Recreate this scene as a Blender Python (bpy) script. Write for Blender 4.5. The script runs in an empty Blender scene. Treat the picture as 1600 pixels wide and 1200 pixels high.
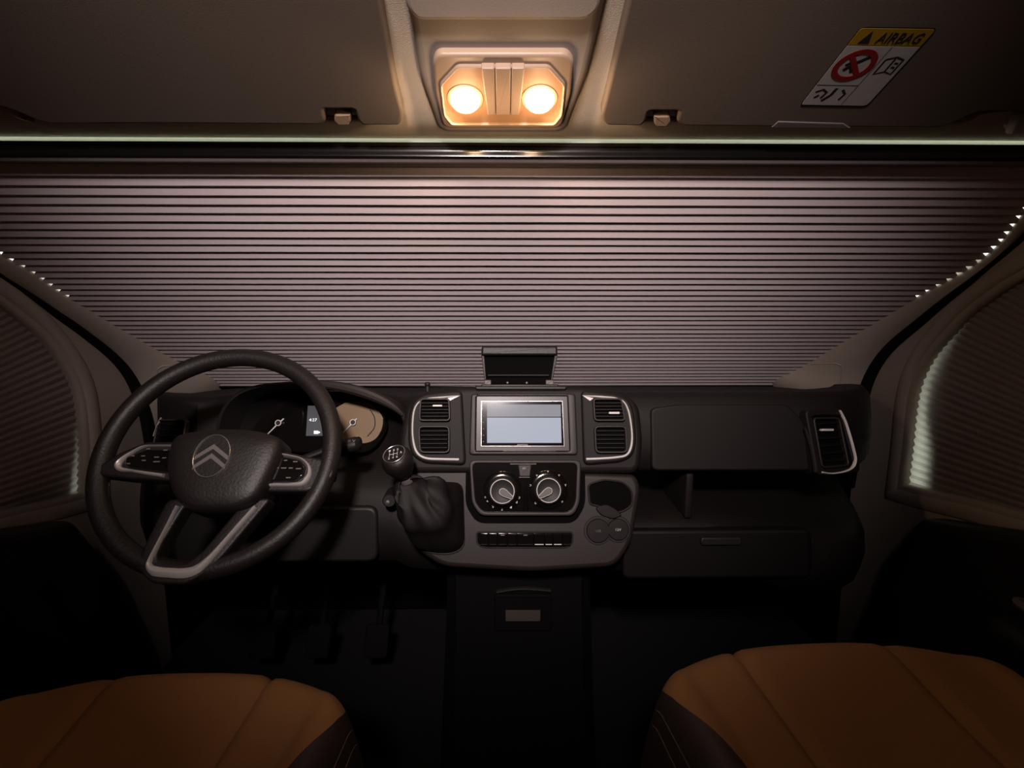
import bpy, bmesh, math, random
from mathutils import Vector as V, Matrix, noise
from mathutils.bvhtree import BVHTree
random.seed(4)
S = bpy.context.scene
COL = S.collection
PI = math.pi

# ------------------------------------------------------------------ camera, world, exposure
CAM = V((0.004, 0.0, 1.0)); YAW = math.radians(.7); PITCH = math.radians(-8)
cd = bpy.data.cameras.new('camera'); cd.lens = 18; cd.sensor_width = 36; cd.clip_start = .01
cam = bpy.data.objects.new('camera', cd); COL.objects.link(cam)
cam.location = CAM; cam.rotation_euler = (PI/2 + PITCH, 0, -YAW)
S.camera = cam
w = bpy.data.worlds.new('sky'); S.world = w; w.use_nodes = True
bg = w.node_tree.nodes['Background']; bg.inputs[0].default_value = (1, 1, .93, 1); bg.inputs[1].default_value = 1.8
S.view_settings.view_transform = 'Standard'; S.view_settings.look = 'None'
S.view_settings.gamma = 1; S.view_settings.use_curve_mapping = False
S.view_settings.exposure = 0.0
REAR_L = .8      # radiance of the living-area ceiling lamp
BULB_L = 20.0     # radiance of the reading lamps
S.cycles.max_bounces = 8
# unseen spot assumed behind and above the camera, aimed to light the windscreen blind
sd = bpy.data.lights.new('rear_spot_light', 'SPOT'); sd.energy = 108; sd.color = (1, .86, .83); sd.spot_size = math.radians(66); sd.spot_blend = 1; sd.shadow_soft_size = .06
sl = bpy.data.objects.new('rear_spot_light', sd); COL.objects.link(sl); sl.location = (-.06, -.45, 1.53)
sl.rotation_euler = (V((-.05, 1.10, 1.06))-V(sl.location)).to_track_quat('-Z', 'Y').to_euler()

# ------------------------------------------------------------------ rays: where a sight line meets a real surface
fw = V((math.sin(YAW)*math.cos(PITCH), math.cos(YAW)*math.cos(PITCH), math.sin(PITCH)))
rt = V((math.cos(YAW), -math.sin(YAW), 0)); upv = rt.cross(fw)
def ray(x, y): return fw + rt*((x-800)/800) + upv*((600-y)/800)
def hit(x, y, p, n):
    d = ray(x, y); return CAM + d*((p-CAM).dot(n)/d.dot(n))
def at(x, y, Y): return hit(x, y, V((0, Y, 0)), V((0, 1, 0)))

class Frame:
    def __init__(s, o, u, v):
        s.o = V(o); s.u = V(u).normalized(); v = V(v); v = v - s.u*v.dot(s.u); s.v = v.normalized(); s.n = s.u.cross(s.v)
    def px(s, x, y, lift=0):
        h = hit(x, y, s.o + s.n*lift, s.n) - s.o; return (h.dot(s.u), h.dot(s.v))
    def pl(s, pts, lift=0): return [s.px(x, y, lift) for x, y in pts]
    def P(s, a, b, c=0): return s.o + s.u*a + s.v*b + s.n*c

# ------------------------------------------------------------------ materials
def lin(c): return tuple((v/255/12.92 if v/255 <= .04045 else ((v/255+.055)/1.055)**2.4) for v in c)
def mat(name, c, rough=.6, metal=0, bump=None, coat=0, emit=None, spec=.5, var=0, aniso=0):
    m = bpy.data.materials.new(name); m.use_nodes = True; nt = m.node_tree; b = nt.nodes['Principled BSDF']
    col = lin(c) + (1,)
    b.inputs['Base Color'].default_value = col; b.inputs['Roughness'].default_value = rough; b.inputs['Metallic'].default_value = metal
    b.inputs['Coat Weight'].default_value = coat; b.inputs['Specular IOR Level'].default_value = spec
    if coat: b.inputs['Coat Roughness'].default_value = .06
    tc = nt.nodes.new('ShaderNodeTexCoord')
    if var:
        n = nt.nodes.new('ShaderNodeTexNoise'); n.inputs['Scale'].default_value = 14; n.inputs['Detail'].default_value = 5
        mx = nt.nodes.new('ShaderNodeMixRGB'); mx.inputs[1].default_value = tuple(v*(1-var) for v in col[:3])+(1,)
        mx.inputs[2].default_value = tuple(min(1, v*(1+var)) for v in col[:3])+(1,)
        nt.links.new(tc.outputs['Object'], n.inputs['Vector']); nt.links.new(n.outputs[0], mx.inputs[0]); nt.links.new(mx.outputs[0], b.inputs['Base Color'])
    if bump:
        n = nt.nodes.new('ShaderNodeTexNoise'); n.inputs['Scale'].default_value = bump[0]; n.inputs['Detail'].default_value = 3
        bp = nt.nodes.new('ShaderNodeBump'); bp.inputs['Strength'].default_value = bump[1]; bp.inputs['Distance'].default_value = .001
        nt.links.new(tc.outputs['Object'], n.inputs['Vector']); nt.links.new(n.outputs[0], bp.inputs['Height']); nt.links.new(bp.outputs[0], b.inputs['Normal'])
    if emit:
        b.inputs['Emission Color'].default_value = tuple(emit[:3])+(1,); b.inputs['Emission Strength'].default_value = emit[3]
    return m
def translucent(name, c, k, rough=.8):
    m = bpy.data.materials.new(name); m.use_nodes = True; nt = m.node_tree; b = nt.nodes['Principled BSDF']
    col = lin(c) + (1,); b.inputs['Base Color'].default_value = col; b.inputs['Roughness'].default_value = rough
    t = nt.nodes.new('ShaderNodeBsdfTranslucent'); t.inputs[0].default_value = (.92, .95, .86, 1)
    mx = nt.nodes.new('ShaderNodeMixShader'); mx.inputs[0].default_value = k
    nt.links.new(b.outputs[0], mx.inputs[1]); nt.links.new(t.outputs[0], mx.inputs[2]); nt.links.new(mx.outputs[0], nt.nodes['Material Output'].inputs[0])
    return m
def glass(name):
    m = bpy.data.materials.new(name); m.use_nodes = True; nt = m.node_tree
    t = nt.nodes.new('ShaderNodeBsdfTransparent'); t.inputs[0].default_value = (.95, .96, .93, 1)
    g = nt.nodes.new('ShaderNodeBsdfGlossy'); g.inputs['Roughness'].default_value = .02
    mx = nt.nodes.new('ShaderNodeMixShader'); mx.inputs[0].default_value = .06
    nt.links.new(t.outputs[0], mx.inputs[1]); nt.links.new(g.outputs[0], mx.inputs[2]); nt.links.new(mx.outputs[0], nt.nodes['Material Output'].inputs[0])
    return m
M = dict(
    dash=mat('dash_plastic', (22, 17, 16), .62, bump=(900, .25), spec=.35, var=.08),
    dash2=mat('console_plastic', (39, 32, 31), .5, bump=(900, .2), var=.06),
    black=mat('black_plastic', (22, 19, 19), .55, bump=(700, .15)),
    void=mat('dark_opening', (7, 6, 6), .9, spec=.1),
    gaiter=mat('gaiter_leather', (20, 16, 15), .6, spec=.25),
    vanes=mat('vent_vanes', (15, 12, 12), .6, spec=.3),
    bezel=mat('radio_bezel', (58, 49, 51), .38, coat=.15),
    satin=mat('satin_trim', (190, 184, 182), .38, metal=.35),
    gloss=mat('gloss_black', (14, 12, 12), .12, coat=.6),
    leather=mat('black_leather', (24, 19, 18), .5, bump=(260, .5), var=.1),
    chrome=mat('satin_chrome', (225, 222, 222), .3, metal=1),
    silver=mat('silver_paint', (232, 228, 226), .3, coat=.4),
    white=mat('white_print', (205, 202, 200), .6),
    grey=mat('grey_plastic', (98, 92, 91), .5),
    beige=mat('beige_trim', (160, 148, 140), .6, bump=(600, .15), var=.04),
    beige_d=mat('beige_door_trim', (150, 138, 130), .6, bump=(600, .15), var=.04),
    visor=mat('visor_fabric', (94, 81, 71), .85, bump=(900, .2), var=.05),
    liner=mat('headliner', (190, 178, 164), .9, bump=(700, .4), var=.04),
    rubber=mat('black_rubber', (8, 7, 7), .8, spec=.15),
    blind=mat('pleated_blind_fabric', (196, 184, 187), .8, bump=(1200, .3), var=.03),
    rail=mat('black_blind_rail', (12, 10, 10), .22, coat=.3),
    seat=mat('beige_seat_fabric', (136, 93, 50), .85, bump=(500, .6), var=.06),
    seat_d=mat('brown_seat_leather', (40, 26, 22), .6, bump=(260, .4), var=.1),
    thread=mat('seat_stitching', (92, 68, 54), .8),
    carpet=mat('floor_carpet', (13, 12, 12), .95, bump=(300, .8)),
    wall=mat('living_area_wall', (150, 140, 132), .7, var=.03),
    lampbody=mat('lamp_housing', (158, 134, 114), .45),
    lens=mat('amber_lens', (170, 130, 98), .5),
    bulb=mat('bulb_glow', (255, 220, 180), .5, emit=(1, .60, .30, BULB_L)),
    rear=mat('ceiling_lamp_glow', (255, 250, 250), .5, emit=(1, .90, .88, REAR_L)),
    screen=mat('screen_reflection_bright', (20, 20, 22), .1, emit=(.70, .73, .86, .62)),
    screen2=mat('screen_reflection_dim', (20, 20, 22), .1, emit=(.76, .74, .82, .38)),
    cl_disp=mat('cluster_display', (20, 20, 20), .3, emit=(.9, .84, .95, .085)),
    cl_text=mat('cluster_digits', (20, 20, 20), .3, emit=(1, 1, 1, 1.2)),
    dial=mat('dial_reflection_tan', (128, 104, 74), .5, var=.05),
    yellow=mat('sticker_yellow', (150, 115, 16), .5),
    sticker=mat('sticker_white', (165, 160, 158), .5),
    red=mat('sticker_red', (120, 14, 18), .5),
    ink=mat('sticker_ink', (25, 20, 20), .6),
    label=mat('pale_label', (70, 63, 58), .6),
    opaque=mat('opaque_backing', (30, 30, 30), .8),
    glass=glass('window_glass'),
    strip=translucent('daylight_leak_strip', (200, 205, 200), .8),
    sidefab=translucent('side_blind_fabric', (150, 134, 130), .42),
)

# ------------------------------------------------------------------ mesh helpers
WORG = {}
def obj(name, bm, m, parent=None, sharp=.6, flat=False):
    bmesh.ops.remove_doubles(bm, verts=bm.verts, dist=1e-6)
    bmesh.ops.recalc_face_normals(bm, faces=bm.faces)
    for f in bm.faces: f.smooth = not flat
    for e in bm.edges:
        if len(e.link_faces) == 2 and e.calc_face_angle(0) > sharp: e.smooth = False
    me = bpy.data.meshes.new(name)
    if parent is not None:
        bmesh.ops.translate(bm, verts=bm.verts, vec=-WORG[parent.name])
        o_w = WORG[parent.name]
    else:
        lo = V((min(v.co.x for v in bm.verts), min(v.co.y for v in bm.verts), min(v.co.z for v in bm.verts)))
        hi = V((max(v.co.x for v in bm.verts), max(v.co.y for v in bm.verts), max(v.co.z for v in bm.verts)))
        o_w = V(((lo.x+hi.x)/2, (lo.y+hi.y)/2, lo.z))
        bmesh.ops.translate(bm, verts=bm.verts, vec=-o_w)
    bm.to_mesh(me); bm.free()
    me.materials.append(M[m] if isinstance(m, str) else m)
    o = bpy.data.objects.new(name, me); COL.objects.link(o)
    if parent is not None: o.parent = parent
    else: o.location = o_w
    WORG[o.name] = o_w
    return o
def thing(name, label, cat, loc, group=None):
    o = bpy.data.objects.new(name, None); COL.objects.link(o); o.empty_display_size = .05
    o.location = loc; WORG[o.name] = V(loc); return tag(o, label, cat, group)
def tag(o, label, cat, group=None):
    o['label'] = label; o['category'] = cat
    if group: o['group'] = group
    return o
def struct(name, loc=None, bm=None, m=None):
    if bm is not None: o = obj(name, bm, m)
    else:
        o = bpy.data.objects.new(name, None); COL.objects.link(o); o.location = loc; WORG[o.name] = V(loc)
    o['kind'] = 'structure'; return o
B = bmesh.new

def area2(p): return sum(p[i][0]*p[(i+1) % len(p)][1]-p[(i+1) % len(p)][0]*p[i][1] for i in range(len(p)))
def ccw(p): return list(p) if area2(p) > 0 else list(reversed(p))
def rnd(p, r, n=4):
    p = list(p); out = []; N = len(p)
    for i in range(N):
        a, b, c = V(p[i-1]), V(p[i]), V(p[(i+1) % N]); rr = r[i] if isinstance(r, (list, tuple)) else r
        la, lc = (a-b).length, (c-b).length; q = min(rr, la*.48, lc*.48)
        if q < 1e-7: out.append(tuple(b)); continue
        s = b+(a-b)*(q/la); e = b+(c-b)*(q/lc)
        for k in range(n+1):
            t = k/n; out.append(tuple(s*(1-t)**2+b*2*t*(1-t)+e*t*t))
    return out
def inset(p, d):
    N = len(p); out = []
    for i in range(N):
        a, b, c = V(p[i-1]), V(p[i]), V(p[(i+1) % N])
        e1 = (b-a); e2 = (c-b)
        if e1.length < 1e-9: e1 = e2
        if e2.length < 1e-9: e2 = e1
        e1 = e1.normalized(); e2 = e2.normalized()
        n1 = V((-e1.y, e1.x)); n2 = V((-e2.y, e2.x)); m = n1+n2
        if m.length < 1e-6: m = n1
        m = m.normalized(); out.append(tuple(b+m*(d/max(.5, m.dot(n1)))))
    return out
def rings(bm, F, rs, cap0=True, cap1=True):
    vs = [[bm.verts.new(F.P(x, y, z)) for x, y in r] for r, z in rs]; N = len(vs[0])
    for a, b in zip(vs, vs[1:]):
        for i in range(N): bm.faces.new((a[i], a[(i+1) % N], b[(i+1) % N], b[i]))
    if cap0: bm.faces.new(vs[0][::-1])
    if cap1:
        f = bm.faces.new(vs[-1])
        for e in f.edges: e.smooth = False
    return bm
def slab(F, p, w0, w1, bev=0, bm=None, nb=3):
    bm = bm or B(); p = ccw(p); rs = [(p, w0), (p, w1-bev)] if bev else [(p, w0), (p, w1)]
    for k in range(1, nb+1):
        if bev:
            a = k/nb*PI/2; rs.append((inset(p, bev*(1-math.cos(a))), w1-bev+bev*math.sin(a)))
    return rings(bm, F, rs)
def resamp(p, N):
    p = ccw(p); cx = sum(q[0] for q in p)/len(p); cy = sum(q[1] for q in p)/len(p)
    k = min(range(len(p)), key=lambda i: abs(math.atan2(p[i][1]-cy, p[i][0]-cx)))
    p = p[k:]+p[:k]+[p[k]]
    L = [0]
    for a, b in zip(p, p[1:]): L.append(L[-1]+math.hypot(b[0]-a[0], b[1]-a[1]))
    out = []; j = 0
    for i in range(N):
        t = L[-1]*i/N
        while L[j+1] < t: j += 1
        f = (t-L[j])/max(1e-9, L[j+1]-L[j]); out.append((p[j][0]+(p[j+1][0]-p[j][0])*f, p[j][1]+(p[j+1][1]-p[j][1])*f))
    return out
def annulus(F, outer, inner, w0, w1, bev=0, N=96, bm=None, nb=3):
    """a plate with a hole; both edges rounded"""
    bm = bm or B(); o = resamp(outer, N); i = resamp(inner, N)
    rs = [(o, w0), (o, w1-bev)] + [(inset(o, bev*(1-math.cos(k/nb*PI/2))), w1-bev+bev*math.sin(k/nb*PI/2)) for k in range(1, nb+1) if bev]
    rs += [(inset(i, -bev*math.cos(k/nb*PI/2+0)*1), w1-bev+bev*math.sin(PI/2-k/nb*PI/2)) for k in ()]
    for k in range(nb, -1, -1):
        if bev: rs.append((inset(i, -bev*(1-math.cos(k/nb*PI/2))), w1-bev+bev*math.sin(k/nb*PI/2)))
    if not bev: rs.append((i, w1))
    rs.append((i, w0)); rs.append((o, w0))
    return rings(bm, F, rs, False, False)
def holed(F, outer, inner, w0, w1, bev, nb=4):
    """flat plate with a hole, filled between the two outlines, with a rounded inner lip"""
    bm = B(); o = ccw(outer); i = ccw(inner); lipo = inset(i, -bev)
    def loop(p, w):
        vs = [bm.verts.new(F.P(x, y, w)) for x, y in p]; return vs
    vo = loop(o, w1); vi = loop(lipo, w1)
    es = [bm.edges.new((v[k], v[(k+1) % len(v)])) for v in (vo, vi) for k in range(len(v))]
    bmesh.ops.triangle_fill(bm, edges=es, use_beauty=True, normal=F.n)
    vb = loop(o, w0)
    for k in range(len(o)): bm.faces.new((vo[k], vo[(k+1) % len(o)], vb[(k+1) % len(o)], vb[k]))
    prev = vi
    for k in list(range(1, nb+1))+['end']:
        if k == 'end': nx = loop(i, w0)
        else:
            a = k/nb*PI/2; nx = loop(inset(i, -bev*(1-math.sin(a))), w1-bev*(1-math.cos(a)))
        for j in range(len(i)): bm.faces.new((prev[j], prev[(j+1) % len(i)], nx[(j+1) % len(i)], nx[j]))
        prev = nx
    return bm
def shape_ring(F, outer, wd, w0, w1, bev=0, bm=None):
    """a rim of even width following an outline"""
    bm = bm or B(); o = ccw(outer); i = inset(o, wd)
    rs = [(o, w0), (o, w1-bev), (inset(o, bev), w1), (inset(i, -bev), w1), (i, w1-bev), (i, w0), (o, w0)]
    return rings(bm, F, rs, False, False)
def box(lo, hi, bm=None, bev=0):
    bm = bm or B(); vs = [bm.verts.new((x, y, z)) for x in (lo[0], hi[0]) for y in (lo[1], hi[1]) for z in (lo[2], hi[2])]
    fs = []
    for f in ((0, 1, 3, 2), (4, 6, 7, 5), (0, 4, 5, 1), (2, 3, 7, 6), (0, 2, 6, 4), (1, 5, 7, 3)): fs.append(bm.faces.new([vs[i] for i in f]))
    if bev:
        es = list({e for f in fs for e in f.edges}); bmesh.ops.bevel(bm, geom=es, offset=bev, segments=3, profile=.5, affect='EDGES')
    return bm
def loft(R, closed=True, caps=True, bm=None):
    bm = bm or B(); vs = [[bm.verts.new(p) for p in r] for r in R]; N = len(vs[0])
    for a, b in zip(vs, vs[1:]):
        for i in range(N if closed else N-1): bm.faces.new((a[i], a[(i+1) % N], b[(i+1) % N], b[i]))
    if caps and closed: bm.faces.new(vs[0][::-1]); bm.faces.new(vs[-1])
    return bm
def tube(pts, r, closed=False, seg=8, bm=None, flat=1.0, nrm=None):
    bm = bm or B(); pts = [V(p) for p in pts]; N = len(pts); R = []
    n0 = None
    for i, p in enumerate(pts):
        a = pts[i-1] if (closed or i) else p; b = pts[(i+1) % N] if (closed or i < N-1) else p
        t = (b-a).normalized()
        if nrm is not None: n = V(nrm)
        elif n0 is None: n = V((0, 0, 1)) if abs(t.z) < .9 else V((1, 0, 0))
        else: n = n0
        n = (n - t*n.dot(t)).normalized(); n0 = n; bn = t.cross(n); rr = r[i] if isinstance(r, (list, tuple)) else r
        R.append([p + (n*math.cos(k/seg*2*PI)*flat + bn*math.sin(k/seg*2*PI))*rr for k in range(seg)])
    if closed: R.append(R[0])
    return loft(R, True, not closed, bm)
def lathe(C, axis, prof, seg=28, bm=None):
    bm = bm or B(); a = V(axis).normalized(); u = a.orthogonal().normalized(); v = a.cross(u)
    R = [[V(C)+a*h+(u*math.cos(k/seg*2*PI)+v*math.sin(k/seg*2*PI))*max(r, 1e-5) for k in range(seg)] for r, h in prof]
    return loft(R, True, True, bm)
def ribbon(F, pts, wd, w0, w1, bm=None):
    """a raised bead of given width along a path"""
    bm = bm or B(); N = len(pts); R = []
    for i, p in enumerate(pts):
        a = V(pts[max(0, i-1)]); b = V(pts[min(N-1, i+1)]); t = (b-a).normalized(); n = V((-t.y, t.x)); p = V(p)
        h = (wd[i] if isinstance(wd, (list, tuple)) else wd)/2
        q = [(-1, w0), (-.98, w0+(w1-w0)*.55), (-.5, w1-(w1-w0)*.12), (0, w1), (.5, w1-(w1-w0)*.12), (.98, w0+(w1-w0)*.55), (1, w0)]
        R.append([F.P(*(p+n*(h*s)), z) for s, z in q])
    return loft(R, True, True, bm)
def smooth(pts, n=6):
    """Catmull-Rom through points (2D or 3D)"""
    P = [V(p) for p in pts]; out = []
    for i in range(len(P)-1):
        a, b, c, d = P[max(0, i-1)], P[i], P[i+1], P[min(len(P)-1, i+2)]
        for k in range(n):
            t = k/n; out.append(.5*((2*b)+(c-a)*t+(2*a-5*b+4*c-d)*t*t+(3*b-a-3*c+d)*t**3))
    out.append(P[-1]); return out
def circ(c, r, n=24, ry=None): return [(c[0]+r*math.cos(k/n*2*PI), c[1]+(ry or r)*math.sin(k/n*2*PI)) for k in range(n)]
def text(name, s, F, c, h, wd, w, m, parent, shear=0, ext=.0003):
    cu = bpy.data.curves.new(name, 'FONT'); cu.body = s; cu.extrude = ext; cu.align_x = 'CENTER'; cu.align_y = 'CENTER'; cu.resolution_u = 2
    t = bpy.data.objects.new(name+'_curve', cu); COL.objects.link(t)
    dg = bpy.context.evaluated_depsgraph_get(); me = bpy.data.meshes.new_from_object(t.evaluated_get(dg))
    bpy.data.objects.remove(t); bm = B(); bm.from_mesh(me)
    xs = [v.co.x for v in bm.verts]; ys = [v.co.y for v in bm.verts]
    sx = wd/(max(xs)-min(xs)); sy = h/(max(ys)-min(ys)); mx = (max(xs)+min(xs))/2; my = (max(ys)+min(ys))/2
    for v in bm.verts: v.co = F.P(c[0]+(v.co.x-mx)*sx+(v.co.y-my)*sy*shear, c[1]+(v.co.y-my)*sy, w+v.co.z)
    return obj(name, bm, m, parent, flat=True)

XL, XR = -.97, .93            # inner faces of the two cab doors
# frames of the real surfaces
BL = Frame((0, 1.5, .785), (1, 0, 0), (0, -math.cos(math.radians(33)), math.sin(math.radians(33))))   # windscreen blind, n towards cabin
K = Frame((.032, .97, .853), (1, 0, 0), (0, .085, .30))          # centre console face
DR = Frame((XR, 0, 1), (0, -1, 0), (0, 0, 1))                    # right door: n -> -X
DL = Frame((XL, 0, 1), (0, 1, 0), (0, 0, 1))                     # left door: n -> +X
ta, wy = math.radians(34.3), .0514
WF = Frame((-.4526, .797, .776), (math.cos(wy), math.sin(wy), 0), (-math.sin(ta)*math.sin(wy), math.sin(ta)*math.cos(wy), math.cos(ta)))
VF = Frame((0, .73, 1.249), (-1, 0, 0), (0, -.2, .075))          # visor plane, n down
VF = Frame((0, .73, 1.249), (1, 0, 0), (0, .2, -.075))
if VF.n.z > 0: VF = Frame((0, .73, 1.249), (1, 0, 0), (0, -.2, .075))
assert VF.n.z < 0 and K.n.y < 0 and BL.n.y < 0 and DR.n.x < 0 and DL.n.x > 0 and WF.n.y < 0

# ================================================================== STRUCTURE
struct('floor', bm=box((-1.2, -2.7, -.05), (1.2, 1.75, 0)), m='carpet')
struct('wall_front', bm=box((-1.2, 1.62, 0), (1.2, 1.68, .79)), m='void')
struct('trim_1', bm=box((-1.06, 1.18, 0), (-.985, 1.62, .80)), m='void')     # footwell side panels
struct('trim_2', bm=box((.945, 1.18, 0), (1.02, 1.62, .80)), m='void')
struct('wall_rear', bm=box((-1.2, -2.7, 0), (1.2, -2.65, 1.9)), m='wall')
struct('wall_left', bm=box((-1.2, -2.65, 0), (-1.15, .12, 1.9)), m='wall')
struct('wall_right', bm=box((1.15, -2.65, 0), (1.2, .12, 1.9)), m='wall')
struct('ceiling', bm=box((-1.2, -2.7, 1.85), (1.2, .30, 1.9)), m='liner')
# cab roof lining with the header roll over the blind
prof = [(.27, 1.41), (.50, 1.355), (.66, 1.298), (.735, 1.268), (.760, 1.2590), (.780, 1.2548), (.792, 1.2535), (.799, 1.2535), (.801, 1.262)]
bm = B(); R = []
for k in range(25):
    x = -1.2+2.4*k/24; R.append([(x, y, z) for y, z in smooth(prof, 4)]+[(x, .80, 1.32), (x, .27, 1.47)])
struct('headliner', bm=loft(R, True, True), m='liner')
struct('bulkhead_trim', bm=box((-1.2, .24, 1.40), (1.2, .30, 1.86)), m='liner')
# added translucent strip for the daylight line between header and blind cassette
struct('header_glow_strip', bm=loft([[(x, .7925, 1.2440), (x, .8045, 1.2560), (x, .806, 1.30), (x, .8075, 1.30), (x, .8065, 1.2555), (x, .7945, 1.2435)] for x in (-1.15, 1.15)]), m='strip')
# windscreen: glass outside the blind
o = struct('window_1', loc=(0, 1.3, .9))
WS = Frame((0, 1.66, .79), (1, 0, 0), BL.v)
obj('pane', slab(WS, [(-1.0, 0), (1.0, 0), (1.06, .95), (-1.06, .95)], 0, .004), 'glass', o)

# blind side lines (sight lines that meet the blind plane)
Lpx = [(352, 606), (345, 600), (270, 560), (200, 520), (140, 484), (95, 458), (60, 433), (40, 420), (15, 406), (0, 397), (-50, 357), (-115, 310), (-205, 225)]
Rpx = [(1195, 606), (1205, 600), (1250, 575), (1340, 520), (1440, 461), (1485, 437), (1530, 409), (1565, 378), (1590, 346), (1600, 333), (1628, 300), (1668, 262), (1705, 215)]
def side(pl):
    q = sorted([(v, u) for u, v in BL.pl(pl)])
    def f(v):
        if v <= q[0][0]: return q[0][1]
        for (a, x), (b, y) in zip(q, q[1:]):
            if v <= b: return x+(y-x)*(v-a)/(b-a)
        return q[-1][1]
    return f
xl, xr = side(Lpx), side(Rpx)

def pillar(name, blind_pts, seal_pts, Fd, sgn, panel):
    st = struct(name, loc=(sgn*.9, 1.2, .75))
    A = [BL.P(*BL.px(*p), -.002) for p in blind_pts]; C = [Fd.P(*Fd.px(*p), 0) for p in seal_pts]
    A = smooth(A, 4); C = smooth(C, 4); R = []; n = 10
    for a, c in zip(A, C):
        row = []
        for k in range(n+1):
            t = k/n; p = a.lerp(c, t)
            b = math.sin(t*PI)**.7*min(.018, (a-c).length*.16)
            row.append(p+V((-sgn*.55, -.75, 0))*b)
        R.append(row)
    obj('pillar_cover', loft(R, False, False), 'beige', st)
    # outward return so that the cover has body
    Rb = [[p, p+V((sgn*.03, .035, .0))] for p in A]
    obj('cover_edge', loft(Rb, False, False), 'beige', st)
    # raised seam of the airbag cover, laid on the pillar surface
    bv = BVHTree.FromPolygons([p for row in R for p in row], [(a*(n+1)+k, a*(n+1)+k+1, (a+1)*(n+1)+k+1, (a+1)*(n+1)+k) for a in range(len(R)-1) for k in range(n)])
    pts = []
    for x, y in panel:
        d = ray(x, y).normalized(); h = bv.ray_cast(CAM, d)
        if h[0] is not None: pts.append(h[0]-d*.001)
    if len(pts) > 2: obj('cover_seam', tube(pts, .0016, seg=6), 'beige', st)
    return st, A, C
Lseal = [(232, 680), (224, 640), (205, 592), (178, 557), (132, 520), (92, 492), (62, 470), (36, 452), (16, 440), (0, 429), (-60, 385), (-130, 330), (-230, 235)]
Rseal = [(1338, 690), (1345, 640), (1360, 588), (1388, 545), (1440, 500), (1478, 468), (1514, 440), (1546, 414), (1575, 390), (1600, 368), (1640, 332), (1690, 285), (1745, 215)]
Lb = [(345, 640), (345, 600), (270, 560), (200, 520), (140, 484), (95, 458), (60, 433), (40, 420), (15, 406), (0, 397), (-50, 357), (-115, 310), (-205, 225)]
Rb_ = [(1205, 640), (1205, 600), (1250, 575), (1340, 520), (1440, 461), (1485, 437), (1530, 409), (1565, 378), (1590, 346), (1600, 333), (1628, 300), (1668, 262), (1705, 215)]
stL, AL, CL = pillar('trim_3', Lb, Lseal, DL, -1, [(250, 610), (246, 598), (245, 584), (247, 576), (254, 572), (266, 571)])
stR, AR, CR = pillar('trim_4', Rb_, Rseal, DR, 1, [(1268, 569), (1290, 568), (1306, 568), (1314, 571), (1316, 578), (1314, 594), (1310, 608)])
# door seals: fat black rubber, thinner towards the roof
def seal(name, C, sgn):
    n = len(C); bm = tube([p+V((-sgn*.004, -.008, 0)) for p in C], [.017-.0125*min(1, max(0, (i/n-.12)/.45)) for i in range(n)], seg=10)
    struct(name, bm=bm, m='rubber')
Cl2 = [CL[0]+V((0, .01, -.12)), CL[0]+V((0, .004, -.06))]+CL; Cr2 = [CR[0]+V((0, .01, -.12)), CR[0]+V((0, .004, -.06))]+CR
seal('trim_5', Cl2, -1); seal('trim_6', Cr2, 1)

# ------------------------------------------------------------------ doors with window openings
def door(name, Fd, sgn, seal_px, win_px, dark_px, fans):
    d = struct(name, loc=(Fd.o.x, .7, .02))
    sp = [Fd.px(*p) for p in seal_px]
    front_u = sp[0][0]
    s = -1 if sgn > 0 else 1                    # +u is backward on the right door
    y2u = lambda y: s*y
    outer = [(y2u(.02), -1.0), (front_u, -1.0)] + sp + [(y2u(.60), .34), (y2u(.02), .40)]
    inner = [tuple(p) for p in smooth(Fd.pl(win_px), 5)[:-1]]
    obj('door_trim', holed(Fd, outer, inner, -.035, .002, .010), 'beige_d', d, sharp=.9)
    obj('window_surround', shape_ring(Fd, inset(ccw(inner), -.048), .036, -.01, .008, .008), 'beige_d', d, sharp=1.2)
    # second step of the trim round the window
    obj('door_shell', box((min(Fd.o.x+sgn*.075, Fd.o.x+sgn*.12), -.02, 0), (max(Fd.o.x+sgn*.075, Fd.o.x+sgn*.12), 1.2, .55)), 'opaque', d)
    cu = sum(p[0] for p in inner)/len(inner); cv = sum(p[1] for p in inner)/len(inner)
    obj('pane', slab(Fd, inset(ccw(inner), -.02), -.062, -.058), 'glass', d)
    dk = rnd(Fd.pl(dark_px, .05), .02)
    obj('door_panel', slab(Fd, dk, -.03, .05, .02, nb=4), 'black', d)
    zt = Fd.px(*dark_px[2], .05)[1]
    us = sorted([y2u(.15), y2u(.82)])
    obj('armrest', slab(Fd, rnd([(us[0], zt-.17), (us[1], zt-.15), (us[1], zt-.08), (us[0], zt-.08)], .03), .03, .10, .02), 'black', d)
    h = [Fd.P(y2u(.78), zt-.045, .05), Fd.P(y2u(.78), zt-.045, .075), Fd.P(y2u(.66), zt-.045, .08), Fd.P(y2u(.66), zt-.045, .05)]
    obj('door_handle', tube(smooth(h, 4), .007), 'grey', d)
    return d, inner
Rwin = [(1411, 757), (1418, 700), (1424, 640), (1433, 598), (1452, 560), (1480, 526), (1512, 493), (1556, 460), (1600, 434), (1700, 385), (1850, 330), (2100, 330), (2250, 600), (2250, 960), (1950, 890), (1600, 801), (1500, 776), (1436, 763), (1411, 757)]
Lwin = [(131, 770), (131, 735), (132, 700), (127, 640), (117, 600), (94, 560), (62, 522), (30, 496), (0, 474), (-90, 420), (-240, 350), (-480, 350), (-640, 620), (-640, 990), (-350, 880), (0, 799), (60, 786), (105, 776), (131, 770)]
Rdark = [(1325, 1010), (1380, 872), (1432, 809), (1600, 834), (2100, 905), (2600, 1500), (1500, 1800), (1300, 1200)]
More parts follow.
